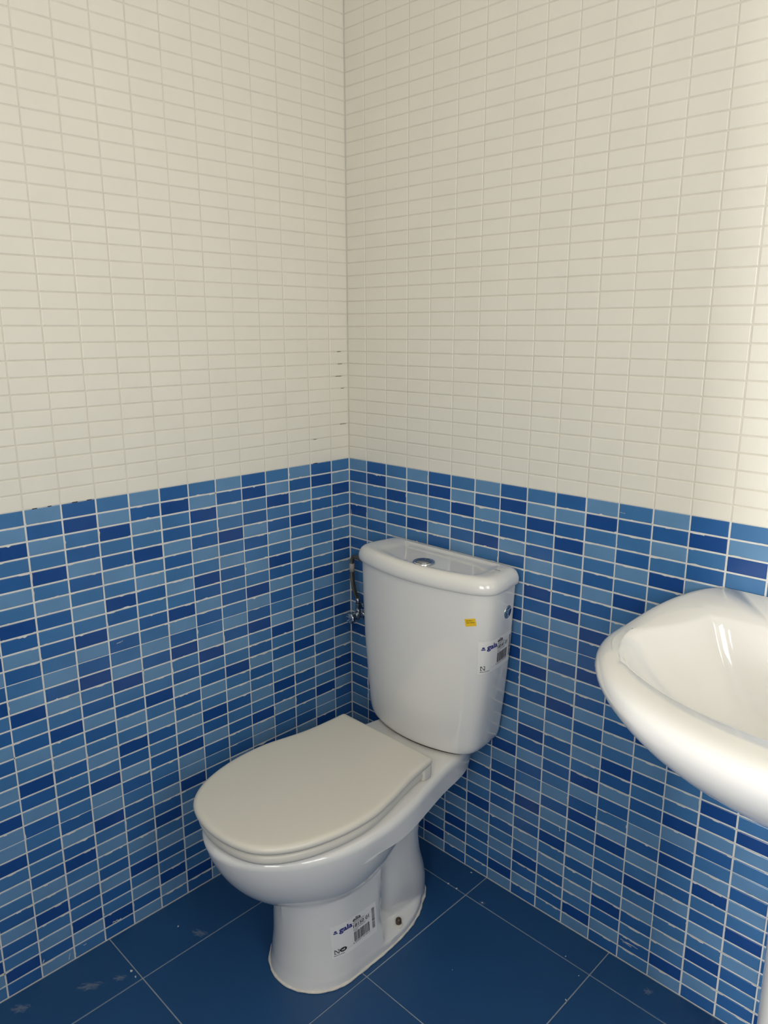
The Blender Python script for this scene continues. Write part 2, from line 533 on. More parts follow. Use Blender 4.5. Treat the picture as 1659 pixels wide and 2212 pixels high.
# dried plaster marks left on single tiles
def plaster_marks(wall, side, marks, seed):
    rnd = random.Random(seed); vs, fs = [], []
    def put(u, z): return (u, -0.0003, z) if side == 'R' else (0.0003, -u, z)
    for u0, z0, u1, z1, th in marks:
        n = 9; k = len(vs)
        for i in range(n):
            t = i / (n - 1); h = th * rnd.uniform(0.3, 1.0)
            u = u0 + (u1 - u0) * t; z = z0 + (z1 - z0) * t + rnd.uniform(-1, 1) * th * 0.8
            du, dz = (0.0, h) if abs(u1 - u0) > abs(z1 - z0) else (h, 0.0)
            vs.append(put(u - du, z - dz)); vs.append(put(u + du, z + dz))
        for i in range(n - 1): fs.append((k + 2 * i, k + 2 * i + 2, k + 2 * i + 3, k + 2 * i + 1))
    o = link('plaster_mark', fix_normals(pymesh('plaster_mark', vs, fs)), wall, [M_GROUT]); o['kind'] = 'stuff'
plaster_marks(wall_right, 'R', [(0.840, 0.050, 0.880, 0.051, 0.0013), (0.845, 0.047, 0.866, 0.046, 0.0008), (0.677, 0.246, 0.679, 0.233, 0.0012), (0.767, 0.983, 0.778, 0.982, 0.0005), (0.006, 0.862, 0.007, 0.845, 0.0009)], 8)
plaster_marks(wall_left, 'L', [(0.836, 0.022, 0.840, 0.008, 0.0009), (0.800, 0.021, 0.807, 0.022, 0.0010), (0.889, 0.043, 0.893, 0.034, 0.0015), (0.718, 0.034, 0.738, 0.037, 0.0016), (0.657, 0.688, 0.671, 0.686, 0.0008)], 9)

# open joints: short dark gaps where grout is missing
def open_joint(wall, side, u, z, w, h=0.0012):
    me = box_mesh('open_joint', -w / 2, w / 2, -0.0004, 0.0004, -h / 2, h / 2)
    o = link('open_joint', me, wall, [M_DARK])
    o.location = (u, 0, z) if side == 'R' else (0, -u, z)
    if side == 'L': o.rotation_euler = (0, 0, math.radians(90))
for u, w in ((0.806, 0.009), (0.778, 0.007), (0.729, 0.011), (0.700, 0.010), (0.115, 0.012)):
    open_joint(wall_left, 'L', u, 1.0003, w)
for u, r, w in ((0.028, 8, 0.014), (0.033, 7, 0.02), (0.03, 9, 0.012), (0.02, 6, 0.01), (0.02, 3, 0.02), (0.115, 2, 0.01)):
    open_joint(wall_left, 'L', u, 1.0 + r * ROW, w, 0.0009)

# ------------------------------------------------------------------ floor
floor = prop(link('floor', box_mesh('floor', -T, ROOM_X + T, ROOM_Y - T, T, -0.08, -0.0012), None, [M_FLOORGROUT]),
             'dark blue square-tiled floor with thin grey joints', 'floor', kind='structure')
FP = 0.333
def floor_edges(start, lo, hi):
    e = [lo]
    k = math.ceil((lo - start) / FP + 1e-6)
    while start + k * FP < hi - 0.004:
        if start + k * FP > lo + 0.004: e.append(start + k * FP)
        k += 1
    e.append(hi)
    return e
xs = floor_edges(0.484, 0.0, ROOM_X); ys = floor_edges(-0.083, ROOM_Y, 0.0)
rnd = random.Random(5)
fcache = {}
for i in range(len(xs) - 1):
    for j in range(len(ys) - 1):
        g0, g1 = 0.0013, 0.0013
        x0, x1 = xs[i] + (g0 if i else 0.0), xs[i + 1] - g1
        y0, y1 = ys[j] + g0, ys[j + 1] - (g1 if j < len(ys) - 2 else 0.0015)
        if i == 0: x0 += 0.0015
        w, h = round(x1 - x0, 4), round(y1 - y0, 4)
        if (w, h) not in fcache:
            me = tile_mesh('floor_tile', w, h, 0.0016, 0.0009, [M_FLOOR])
            me.transform(Matrix.Rotation(math.radians(-90), 4, 'X'))
            fcache[(w, h)] = me
        o = bpy.data.objects.new('floor_tile', fcache[(w, h)]); COL.objects.link(o)
        o.parent = floor
        o.location = ((x0 + x1) / 2, (y0 + y1) / 2, 0.0)
        o.rotation_euler = (rnd.gauss(0, 0.0008), rnd.gauss(0, 0.0008), 0)

def crumb(x, y, s, seed):
    rnd = random.Random(seed)
    bmc = bmesh.new()
    bmesh.ops.create_icosphere(bmc, subdivisions=1, radius=s)
    for v in bmc.verts:
        v.co *= rnd.uniform(0.6, 1.2); v.co.x *= 1.5; v.co.z = max(v.co.z * 0.5, -0.15 * s)
    bmc.transform(Matrix.Translation((x, y, 0.15 * s)) @ Matrix.Rotation(rnd.uniform(0, 3), 4, 'Z'))
    me = bpy.data.meshes.new('plaster_crumb'); bmc.to_mesh(me); bmc.free()
    link('plaster_crumb', me, floor, [M_PLASTER])
for i, (x, y, s) in enumerate([(0.02, -0.43, 0.0018), (0.0772, -0.6216, 0.0018), (0.4461, -0.013, 0.0026), (0.7553, -0.076, 0.0015), (0.8021, -0.1016, 0.0012), (0.602, -0.2763, 0.001), (0.8142, -0.1724, 0.0018),
                               (0.818, -0.18, 0.0014), (0.1172, -0.7571, 0.0028), (0.1368, -0.7579, 0.0022), (0.5288, -0.0757, 0.0018), (0.43, -0.083, 0.002), (0.455, -0.082, 0.0022)]):
    crumb(x, y, s, 40 + i)

# ------------------------------------------------------------------ toilet shapes (x: from the toilet axis, D: from the wall, z up)
#BEGIN_SHAPES
TX = 0.368
CIS_HALF = [(0.0, 0.013), (0.09, 0.013), (0.165, 0.013), (0.184, 0.015), (0.189, 0.045), (0.196, 0.085), (0.195, 0.122), (0.170, 0.143), (0.11, 0.160), (0.055, 0.169), (0.0, 0.172)]
CIS_W, CIS_F = 0.1945, 0.1705
def cis_ring(w, f, back=0.013, k=3):
    half = [(x * w / CIS_W, back + (d - 0.013) * (f - back) / (CIS_F - 0.013)) for x, d in CIS_HALF]
    return chaikin(mirror_half(half), k)
CX = 0.3640
CIS_BODY = [(0.405, 0.147, 0.1655), (0.407, 0.1520, 0.1668), (0.412, 0.1570, 0.1675), (0.420, 0.1610, 0.1680), (0.432, 0.1640, 0.1685), (0.45, 0.1662, 0.1688), (0.5, 0.1730, 0.169), (0.6, 0.1830, 0.1695), (0.7, 0.1900, 0.1680), (0.789, 0.1945, 0.1660)]
def cis_section(z):
    w = interp([(a, b) for a, b, c in CIS_BODY], z); f = interp([(a, c) for a, b, c in CIS_BODY], z)
    return cis_ring(w, f)
def along(ring, s):
    """point at arc length s from the front centre towards +x"""
    n = len(ring)
    i0 = max(range(n), key=lambda i: ring[i][1] - abs(ring[i][0]))
    step = -1 if ring[(i0 - 1) % n][0] > ring[i0][0] else 1
    # start exactly at x=0
    i = i0
    while ring[i][0] > 0: i = (i - step) % n
    a, b = ring[i], ring[(i + step) % n]
    t = (0 - a[0]) / (b[0] - a[0])
    cur = (0.0, a[1] + (b[1] - a[1]) * t); i = (i + step) % n
    if s < 0:
        p = along(ring, -s)
        return (-p[0], p[1])
    while True:
        nx = ring[i]
        l = math.hypot(nx[0] - cur[0], nx[1] - cur[1])
        if s <= l or l == 0 and s <= 0:
            q = s / l if l else 0
            return (cur[0] + (nx[0] - cur[0]) * q, cur[1] + (nx[1] - cur[1]) * q)
        s -= l; cur = nx; i = (i + step) % n
def cis_surf(s, z):
    x, d = along(cis_section(z), s)
    return (CX + x, -d, z)

def rim_half(D):
    if D > 0.45:
        t = min(1.0, (D - 0.45) / 0.245)
        return 0.183 * (1 - t * t) ** 0.55
    return interp_s([(0.03, 0.080), (0.08, 0.110), (0.12, 0.1245), (0.2, 0.139), (0.27, 0.156), (0.33, 0.171), (0.40, 0.182), (0.45, 0.183), (0.5, 0.18)], D)
def ell(D, c, lf, lb, w, p=0.5):
    t = (D - c) / (lf if D > c else lb)
    return 0.0 if abs(t) >= 1 else w * (1 - t * t) ** p
def sstep(a, b, x):
    t = max(0.0, min(1.0, (x - a) / (b - a)))
    return t * t * (3 - 2 * t)
NECK, PA, PB = 0.220, 1.35, 0.53
def bowl_pr(z):
    """1 at the rim, 0 at the neck: the rounded profile of the bowl"""
    t = max(0.0, min(1.0, (0.390 - z) / (0.390 - NECK)))
    return (1 - t ** PA) ** PB
def pan_ends(z):
    if z >= 0.343:
        e = interp([(0.343, 0.0), (0.388, 0.0), (0.394, 0.003), (0.397, 0.007), (0.399, 0.013)], z)
        return 0.03, 0.545 + 0.150 * bowl_pr(z) - e
    db = interp([(0.0, 0.122), (0.03, 0.124), (0.06, 0.128), (0.10, 0.140), (0.15, 0.157), (0.2, 0.164), (0.3, 0.158), (0.342, 0.12)], z)
    if z > NECK:
        df = 0.545 + 0.150 * bowl_pr(z)
    else: df = interp([(0.0, 0.552), (0.03, 0.546), (0.08, 0.541), (0.15, 0.540), (NECK, 0.545)], z)
    return db, df
def front_shape(D, df, w, L):
    v = (D - (df - L)) / L
    return 0.0 if v >= 1 else w * (1 - max(0.0, v) ** 2) ** 0.5
def pan_half(D, z):
    db, df = pan_ends(z)
    if z >= 0.343:
        pr = bowl_pr(z)
        dfull = 0.545 + 0.150 * pr
        e = dfull - df
        hw = 0.098 + 0.085 * pr
        Dm = D + e * max(0.0, min(1.0, (D - 0.35) / 0.345))
        if Dm > 0.45:
            u = min(1.0, (Dm - 0.45) / (dfull - 0.45))
            return max(0.0, hw * (1 - u * u) ** 0.55 - e)
        return max(0.0, rim_half(Dm) * (1 + (hw / 0.183 - 1) * sstep(0.36, 0.45, D)) - e)
    # trap
    ht = interp([(0.0, 0.066), (0.03, 0.068), (0.10, 0.079), (0.2, 0.082), (0.3, 0.084), (0.343, 0.09)], z)
    u = min(1.0, max(0.0, (D - db) / 0.085))
    trap = ht * (1 - (1 - u) ** 2) ** 0.5 * (1 - sstep(0.40, 0.5, D)) * (1 - 0.10 * math.exp(-((D - 0.315) / 0.03) ** 2))
    # front column
    wc = interp([(0.0, 0.106), (0.04, 0.1042), (0.08, 0.1005), (0.15, 0.098), (0.21, 0.098), (0.24, 0.085), (0.3, 0.0)], z)
    dfc = min(df, interp([(0.0, 0.552), (0.03, 0.546), (0.08, 0.541), (0.15, 0.540), (0.3, 0.540)], z))
    col = front_shape(D, dfc, wc, 0.112) * sstep(0.305, 0.350, D) if wc > 0 else 0.0
    h = smax(trap, col, 0.008) if D < 0.45 else max(trap, col)
    if z < 0.036:
        base = front_shape(D, df, 0.106, 0.112) if D > 0.40 else 0.106 * (1 - min(1.0, (0.40 - D) / (0.40 - db)) ** 3.2) ** 0.75
        g = 1 - sstep(0.018, 0.036, z)
        h = h + (max(h, base) - h) * g
    if z > NECK:
        pr = bowl_pr(z)
        bowl = ell(D, 0.45, df - 0.45, 0.45 - (0.335 - 0.120 * pr), 0.098 + 0.085 * pr, 0.55 if D > 0.45 else 0.5)
        h = max(h, bowl)
    return h
NB, NS = 5, 60
def pan_section(z):
    db, df = pan_ends(z)
    pts = []
    for i in range(NS + 1):
        q = i / NS
        D = db + (df - db) * (q if q < 0.5 else 1 - 2 * (1 - q) ** 2 if q < 1 else 1.0)
        pts.append((pan_half(D, z), D))
    pts[-1] = (0.0, df)
    h0 = pts[0][0]
    half = [(h0 * i / NB, db) for i in range(NB)] + pts
    dx = -0.005 * (1 - sstep(0.10, 0.34, z))
    return [(x + dx, d) for x, d in mirror_half(half)]
def pan_surf(s, z):
    x, d = along(pan_section(z), s)
    return (TX + x, -d, z)
#END_SHAPES

def W3(ring, z, cx=TX): return [(cx + x, -d, z) for x, d in ring]

toilet = prop(empty('toilet', (TX, 0, 0)), 'white close-coupled ceramic toilet with closed seat lid, in the corner', 'toilet')
toilet_kids = []
def T_(o, parent=None):
    """parent keeping the world placement the mesh was built with"""
    o.parent = parent or toilet
    o.matrix_parent_inverse = (Matrix.Translation((TX, 0, 0))).inverted()
    return o
def sub(o, part):
    o.parent = part
    return o

PAN_Z = [0.0, 0.004, 0.012, 0.019, 0.022, 0.025, 0.028, 0.031, 0.034, 0.04, 0.05, 0.065, 0.085, 0.11, 0.14, 0.165, 0.185, 0.2, 0.212, 0.2195, 0.2203, 0.2215, 0.2245, 0.229, 0.236, 0.244, 0.254, 0.266, 0.280, 0.295, 0.31, 0.325, 0.336, 0.3425, 0.3432, 0.348, 0.36, 0.37, 0.38, 0.388, 0.392, 0.395, 0.397, 0.399]
pan = T_(loft_obj('pan', [W3(pan_section(z), z) for z in PAN_Z], M_CERAMIC))
pan.data.set_sharp_from_angle(angle=math.radians(55))

def ring_tube(name, z, out, rad, m, jitter=0.0, seed=1):
    rnd = random.Random(seed)
    sec = pan_section(z)
    c = (0.0, 0.36)
    n = len(sec); rings = []
    for i in range(n):
        p, a, b = Vector(sec[i]), Vector(sec[i - 1]), Vector(sec[(i + 1) % n])
        t = (b - a)
        nn = Vector((t.y, -t.x))
        if nn.length < 1e-9: nn = p - Vector(c)
        nn.normalize()
        if nn.dot(p - Vector(c)) < 0: nn = -nn
        r = rad * (1 + rnd.uniform(-jitter, jitter))
        ring = []
        for k in range(8):
            an = 2 * math.pi * k / 8
            q = p + nn * (out + r * 1.0 * math.cos(an))
            ring.append((TX + q.x, -q.y, max(0.0002, z + r * math.sin(an))))
        rings.append(ring)
    vs, fs = [], []
    for r in rings: vs += r
    for i in range(n):
        j = (i + 1) % n
        for k in range(8):
            l = (k + 1) % 8
            fs.append((i * 8 + k, j * 8 + k, j * 8 + l, i * 8 + l))
    return link(name, fix_normals(pymesh(name, vs, fs)), None, [m], smooth=True)
sub(ring_tube('sealant_bead', 0.002, 0.0, 0.0032, M_SEAL, 0.3), pan)['label'] = 'beige sealant bead along the floor'
bolt = sub(revolve_obj('floor_bolt', [(0.0001, 0.014), (0.004, 0.0135), (0.0062, 0.011), (0.0068, 0.007), (0.0066, 0.0), (0.0001, 0.0)][::-1], M_BROWN, None, (0.4505, -0.283, 0.026), 'Z', 20), pan)
bolt['label'] = 'brown bolt head on the foot'
sub(revolve_obj('bolt_washer', [(0.0001, 0.0), (0.0095, 0.0), (0.0098, 0.0012), (0.0085, 0.002), (0.0001, 0.002)], M_SEAL, None, (0.4525, -0.2855, 0.025), 'Z', 24), pan)

cistern = T_(loft_obj('cistern', [W3(cis_section(z), z, CX) for z in (0.405, 0.407, 0.412, 0.42, 0.432, 0.45, 0.475, 0.5, 0.55, 0.6, 0.65, 0.7, 0.75, 0.789)], M_CERAMIC))
cistern.data.set_sharp_from_angle(angle=math.radians(60))
gap = T_(loft_obj('cistern_gap_shade', [W3(cis_ring(0.138, 0.160), 0.399, CX), W3(cis_ring(0.138, 0.160), 0.4055, CX)], M_DARK))  # dark filler painting the shade in the gap between cistern and pan
gap2 = T_(loft_obj('lid_gap_shade', [W3(cis_ring(0.1930, 0.1645), 0.788, CX), W3(cis_ring(0.1930, 0.1645), 0.7915, CX)], M_DARK))  # dark band standing in for the shaded gap under the cistern lid

lid_rings = [(0.791, 0.190, 0.167, .013), (0.791, 0.1945, 0.171, .012), (0.793, 0.1965, 0.1732, .0105), (0.799, 0.1975, 0.1745, .010), (0.806, 0.1970, 0.1740, .010), (0.8125, 0.1950, 0.1720, .011),
             (0.8190, 0.1915, 0.1685, .013), (0.8232, 0.1865, 0.1638, .016), (0.8254, 0.1810, 0.1588, .0195), (0.8262, 0.1755, 0.1545, .023)]
rings = [W3(cis_ring(w * 1.022, f, b), z, CX) for z, w, f, b in lid_rings]
for z, w, f, b, dx in ((0.8263, 0.165, 0.1515, .026, 0.003), (0.8260, 0.152, 0.1490, .029, 0.007), (0.8251, 0.1440, 0.1465, .0315, 0.009), (0.8241, 0.1375, 0.1435, .034, 0.010), (0.8234, 0.130, 0.139, .038, 0.010), (0.8231, 0.120, 0.132, .044, 0.010), (0.8230, 0.06, 0.10, .07, 0.01)):
    rings.append(W3([(x + dx, d) for x, d in cis_ring(w, f, b)], z, CX))
cistern_lid = T_(loft_obj('cistern_lid', rings, M_CERAMIC))
sub(revolve_obj('button_ring', [(0.0001, -0.001), (0.0245, -0.001), (0.0250, 0.001), (0.0248, 0.004), (0.0235, 0.0058), (0.0195, 0.0062), (0.0182, 0.0045), (0.0001, 0.0045)], M_CHROME, None, (0.378, -0.129, 0.8231), 'Z', 48), cistern_lid)['label'] = 'round chrome flush button ring'
sub(revolve_obj('push_button', [(0.0001, 0.003), (0.0174, 0.003), (0.0176, 0.006), (0.0165, 0.0072), (0.0001, 0.0076)], M_CHROME_DULL, None, (0.378, -0.129, 0.8231), 'Z', 40), cistern_lid)['label'] = 'round chrome flush button'

SEAT_HALF = [(0.0, 0.236), (0.07, 0.236), (0.130, 0.236), (0.140, 0.2365), (0.1415, 0.250), (0.1445, 0.290), (0.151, 0.340), (0.163, 0.395), (0.1765, 0.460), (0.171, 0.545), (0.147, 0.622), (0.108, 0.673), (0.058, 0.694), (0.0, 0.701)]
SX = 0.003
def seat_shift(d): return interp_s([(0.23, -0.002), (0.30, 0.004), (0.38, 0.010), (0.5, 0.009), (0.7, 0.006)], d)
def seat_ring(inset, front=0.0, back=0.0):
    half = []
    for x, d in SEAT_HALF:
        f = (0.17 - inset) / 0.17
        dd = 0.47 + (d - 0.47) * ((0.231 - inset - front) / 0.231 if d > 0.47 else (0.234 - inset - back) / 0.234)
        half.append((x * f, dd))
    return [(x + seat_shift(d), d) for x, d in chaikin(mirror_half(half), 3)]
seat = T_(loft_obj('seat', [W3(seat_ring(i, 0.0, 0.018), z) for z, i in ((0.3985, 0.024), (0.4040, 0.0220), (0.4050, 0.0130), (0.4075, 0.0095), (0.4120, 0.0078), (0.4185, 0.0078), (0.4225, 0.0095), (0.4248, 0.0125), (0.4258, 0.019))], M_SEAT))
prop(seat, 'cream plastic seat ring under the lid')
seat_lid = T_(loft_obj('seat_lid', [W3(seat_ring(i), z) for z, i in ((0.4255, 0.028), (0.4308, 0.0260), (0.4311, 0.0060), (0.4322, 0.0030), (0.4350, 0.0012), (0.4385, 0.0004), (0.4420, 0.0010), (0.4448, 0.0030), (0.4465, 0.0058), (0.4473, 0.0092), (0.4476, 0.0135), (0.4479, 0.03), (0.4484, 0.06), (0.4487, 0.10))], M_SEAT))
prop(seat_lid, 'closed cream plastic seat lid')
for sgn in (1, -1):
    rr = []
    for z, e in ((0.4005, 0.003), (0.402, 0.001), (0.41, 0.0), (0.428, 0.0), (0.436, 0.001), (0.440, 0.004)):
        half = chaikin([(-0.010 + e, 0.238 + e), (0.010 - e, 0.238 + e), (0.011 - e, 0.252), (0.010 - e, 0.268 - e), (-0.010 + e, 0.268 - e)], 3)
        rr.append(W3([(-0.001 + sgn * (0.129 + x), d) for x, d in half], z))
    sub(loft_obj('hinge_lug', rr, M_SEAT), seat_lid)

# flush-plate cap on the side of the cistern
cap_p = Vector(cis_surf(0, 0.735))
ring_ = cis_section(0.735)
side_pt = max((p for p in ring_ if p[0] > 0), key=lambda p: -abs(p[1] - 0.052))
cap_obj = revolve_obj('side_cap', [(0.0001, 0.0), (0.0150, 0.0), (0.0153, 0.0012), (0.0145, 0.0024), (0.0001, 0.0028)], M_CHROME, None, (0, 0, 0), 'X', 36)
cap_obj.location = (CX + side_pt[0] - 0.0008, -side_pt[1], 0.735)
cap_obj.rotation_euler = (0, math.radians(5), math.radians(8))
sub(cap_obj, cistern)['label'] = 'round chrome cap on the side'

# ------------------------------------------------------------------ printed labels
def text_geo(body, height, width=None, bold=0.0):
    cu = bpy.data.curves.new('lettering', 'FONT')
    cu.body = body; cu.size = 1.0; cu.resolution_u = 3; cu.offset = bold; cu.fill_mode = 'FRONT'
    ob = bpy.data.objects.new('lettering', cu); COL.objects.link(ob)
    dg = bpy.context.evaluated_depsgraph_get()
    me = bpy.data.meshes.new_from_object(ob.evaluated_get(dg))
    pts = [(v.co.x, v.co.y) for v in me.vertices]; fs = [tuple(p.vertices) for p in me.polygons]
    bpy.data.objects.remove(ob); bpy.data.curves.remove(cu); bpy.data.meshes.remove(me)
    x0 = min(p[0] for p in pts); x1 = max(p[0] for p in pts)
    k = height / 0.69
    kx = (width / (x1 - x0)) if width else k
    return [((x - x0) * kx, y * k) for x, y in pts], fs

def label_object(name, place, w, h, items, parent, paper=M_PAPER, inks=(M_INK, M_INKBLUE), nu=24, nv=8, off=0.0004, outline=None):
    vs, fs, fm = [], [], []
    if outline is None:
        for j in range(nv + 1):
            for i in range(nu + 1):
                vs.append(place(w * i / nu, h * j / nv, off))
        for j in range(nv):
            for i in range(nu):
                a = j * (nu + 1) + i
                fs.append((a, a + 1, a + nu + 2, a + nu + 1)); fm.append(0)
    for it in items:
        k = len(vs)
        if it[0] == 'text':
            _, body, x, y, hh, mi, ww, bold = it
            pts, f2 = text_geo(body, hh, ww, bold)
            vs += [place(x + a, y + b, off * (3 if mi == 0 else 2)) for a, b in pts]
            fs += [tuple(i + k for i in f) for f in f2]; fm += [mi] * len(f2)
        elif it[0] == 'rect':
            _, x, y, ww, hh, mi = it
            n = max(1, int(ww / 0.006))
            for i in range(n + 1):
                vs.append(place(x + ww * i / n, y, off * 2)); vs.append(place(x + ww * i / n, y + hh, off * 2))
            for i in range(n):
                fs.append((k + 2 * i, k + 2 * i + 2, k + 2 * i + 3, k + 2 * i + 1)); fm.append(mi)
        elif it[0] == 'poly':
            _, pts, mi = it
            vs += [place(a, b, off * 2) for a, b in pts]
            fs.append(tuple(range(k, k + len(pts)))); fm.append(mi)
    me = pymesh(name, vs, fs)
    for m in (paper,) + tuple(inks): me.materials.append(m)
    me.polygons.foreach_set('material_index', fm)
    o = link(name, me, parent)
    return o

def surf_place(surf, s0, z0, cs=1.0, sn=0.0, ku=1.0, kv=1.0, shear=0.0):
    """label (u right, v up) in metres laid on surf(s, z), lower left corner at (s0, z0)"""
    def place(u, v, off):
        u *= ku; v *= kv
        s, z = s0 + u * cs - v * sn - v * shear, z0 + u * sn + v * cs
        p = Vector(surf(s, z)); e = 0.0015
        a = Vector(surf(s + e, z)) - Vector(surf(s - e, z)); b = Vector(surf(s, z + e)) - Vector(surf(s, z - e))
        n = a.cross(b).normalized()
        if n.dot(CAM - p) < 0: n = -n
        return tuple(p + n * off)
    return place

def barcode(x, y, w, h, seed, mi, vertical=False):
    rnd = random.Random(seed); out = []; t = 0.0
    L = h if vertical else w
    while t < L - 0.0008:
        bw = rnd.choice((0.0005, 0.0005, 0.0009, 0.0014)); gp = rnd.choice((0.0005, 0.0006, 0.0010))
        bw = min(bw, L - t)
        out.append(('rect', x, y + t, w, bw, mi) if vertical else ('rect', x + t, y, bw, h, mi))
        t += bw + gp
    return out

def product_items(number, small, nf):
    K, B = 1, 2
    it = [('poly', [(0.0050 + 0.0075 * a, 0.0475 + 0.0022 * b) for a, b in ((0, 0), (1, 0), (1.02, 0.7), (0.85, 1.0), (0.08, 1.0), (-0.02, 0.6))], B),
          ('poly', [(0.0088 + 0.0026 * math.cos(t * math.pi / 8), 0.0505 + 0.0034 * math.sin(t * math.pi / 8)) for t in range(9)], B),
          ('text', 'gala', 0.0150, 0.0478, 0.0098, B, 0.0255, 0.032),
          ('text', 'elia', 0.0420, 0.0545, 0.0074, K, 0.0175, 0.024),
          ('text', small, 0.0420, 0.0508, 0.0020, K, 0.0240, 0.015),
          ('text', number, 0.0420, 0.0415, 0.0068, K, 0.0360, 0.018),
          ('rect', 0.0420, 0.0496, 0.0400, 0.0002, K), ('rect', 0.0420, 0.0398, 0.0400, 0.0002, K),
          ('text', 'BL  BLANCO/WHITE/BLANC', 0.0420, 0.0372, 0.0016, K, 0.0270, 0.01), ('text', 'WEISS', 0.0420, 0.0342, 0.0016, K, 0.0090, 0.01),
          ('text', '8 429017 815014', 0.0400, 0.0095, 0.0024, K, 0.0380, 0.0),
          ('rect', 0.0245, 0.0092, 0.0130, 0.0002, K),
          ('text', 'MADE IN SPAIN', 0.0035, 0.0035, 0.0018, K, 0.0190, 0.015)]
    it += barcode(0.0425, 0.0130, 0.0360, 0.0195, 21, K) + barcode(0.0840, 0.0120, 0.0062, 0.0440, 22, K, True)
    # the N-shaped mark
    x, y, s, t = 0.0042, 0.0072, 0.0085, 0.0011
    it += [('rect', x, y, t, s, K), ('rect', x + s - t, y, t, s, K), ('poly', [(x, y + s), (x + 1.6 * t, y + s), (x + s, y), (x + s - 1.6 * t, y)], K), ('rect', x, y, 0.4 * s, t * .8, K), ('rect', x + 0.6 * s, y + s - t * .8, 0.4 * s, t * .8, K)]
    if nf:
        cx, cy = 0.0200, 0.0118
        it += [('text', 'NF', cx - 0.0032, cy - 0.0018, 0.0036, 0, 0.0064, 0.02)]
        it += [('poly', [(cx + 0.0066 * math.cos(i * math.pi / 12), cy + 0.0043 * math.sin(i * math.pi / 12)) for i in range(24)], K)]
    return it
LW, LH = 0.0945, 0.0640
lab1 = label_object('product_label', surf_place(cis_surf, 0.1790, 0.611, ku=1.25, kv=1.17), LW, LH, product_items('18541 01', 'TANQUE 3/6 SP', False), cistern)
lab1['label'] = 'white printed barcode label wrapped round the cistern edge'
lab2 = label_object('product_label', surf_place(pan_surf, 0.1075, 0.0686, ku=1.265, kv=1.175, shear=0.08), LW, LH, product_items('18150 01', 'INODORO T/H S1', True), pan)
lab2['label'] = 'white printed barcode label on the foot of the pan'
yel = label_object('yellow_sticker', surf_place(cis_surf, 0.1508, 0.7172, 0.975, 0.2, ku=0.71, kv=0.93), 0.034, 0.018,
                   [('text', 'ABRIR DESPACIO', 0.005, 0.0125, 0.0018, 1, 0.020, 0.01), ('text', 'CERRAR Y COMPROBAR', 0.004, 0.0078, 0.0018, 1, 0.026, 0.01)], cistern, paper=M_YELLOW, nu=8, nv=3)
yel['label'] = 'small yellow sticker with two lines of print'
def lid_place(u, v, off): return (0.525 + u, -0.0705 + v, 0.8281 + off)
mark = label_object('maker_mark', lid_place, 0.02, 0.005, [('text', 'gala', 0, 0, 0.0042, 1, 0.017, 0.02)], cistern_lid, outline='none')
mark['label'] = 'small black lettering on the lid'

# ------------------------------------------------------------------ water supply in the corner
VX, VZ = 0.064, 0.588
supply = prop(empty('water_supply', (VX, 0, VZ)), 'chrome angle valve with braided hose, in the corner left of the cistern', 'valve')
def V_(o):
    o.parent = supply; o.matrix_parent_inverse = Matrix.Translation((VX, 0, VZ)).inverted(); return o
V_(revolve_obj('escutcheon', [(0.0001, 0.0), (0.024, 0.0), (0.0235, 0.003), (0.019, 0.0065), (0.011, 0.008), (0.0001, 0.008)], M_CHROME, None, (VX, 0, VZ), '-Y', 32))
V_(revolve_obj('valve_body', [(0.0001, 0.004), (0.009, 0.004), (0.009, 0.020), (0.0115, 0.022), (0.0115, 0.042), (0.008, 0.045), (0.006, 0.050), (0.0001, 0.050)], M_CHROME, None, (VX, 0, VZ), '-Y', 28))
V_(revolve_obj('valve_outlet', [(0.0001, 0.0), (0.0085, 0.0), (0.0085, 0.018), (0.0075, 0.019), (0.0001, 0.019)], M_CHROME, None, (VX, -0.032, VZ + 0.004), 'Z', 24))
def knob_rings():
    rr = []
    for r, h in ((0.0001, 0.047), (0.010, 0.047), (0.0135, 0.049), (0.0145, 0.052), (0.0145, 0.062), (0.0135, 0.0645), (0.010, 0.066), (0.0001, 0.0665)):
        ring = []
        for i in range(40):
            a = 2 * math.pi * i / 40
            q = r * (1 - (0.07 if r > 0.012 and i % 5 == 0 else 0))
            ring.append((VX + q * math.cos(a), -h, VZ + q * math.sin(a)))
        rr.append(ring)
    return rr
V_(loft_obj('knob', knob_rings(), M_CHROME))
hexr = lambda r, h, n=6: [(VX + r * math.cos(2 * math.pi * i / n + 0.3), -0.032 + r * math.sin(2 * math.pi * i / n + 0.3), VZ + h) for i in range(n)]
nut = V_(loft_obj('hose_nut', [hexr(0.008, 0.019), hexr(0.0095, 0.0205), hexr(0.0095, 0.033), hexr(0.008, 0.0345)], M_CHROME_DULL))
nut.data.polygons.foreach_set('use_smooth', [False] * len(nut.data.polygons))
HP = [(VX, -0.032, VZ + 0.034), (VX - 0.001, -0.033, VZ + 0.045), (VX - 0.004, -0.040, VZ + 0.065), (VX - 0.006, -0.0455, VZ + 0.095), (VX - 0.007, -0.047, VZ + 0.125), (VX - 0.007, -0.0475, VZ + 0.145),
      (VX - 0.0055, -0.0475, VZ + 0.157), (VX + 0.002, -0.048, VZ + 0.166), (VX + 0.018, -0.049, VZ + 0.1675), (VX + 0.045, -0.051, VZ + 0.164), (VX + 0.085, -0.055, VZ + 0.158), (VX + 0.1075, -0.058, VZ + 0.157)]
V_(loft_obj('braided_hose', tube_rings(catmull(HP, 6), 0.0058, 14), M_BRAID))
V_(loft_obj('crimp_sleeve', tube_rings([(VX, -0.032, VZ + 0.034), (VX - 0.0005, -0.0325, VZ + 0.041), (VX - 0.0015, -0.0348, VZ + 0.050)], 0.0068, 16), M_CHROME_DULL))
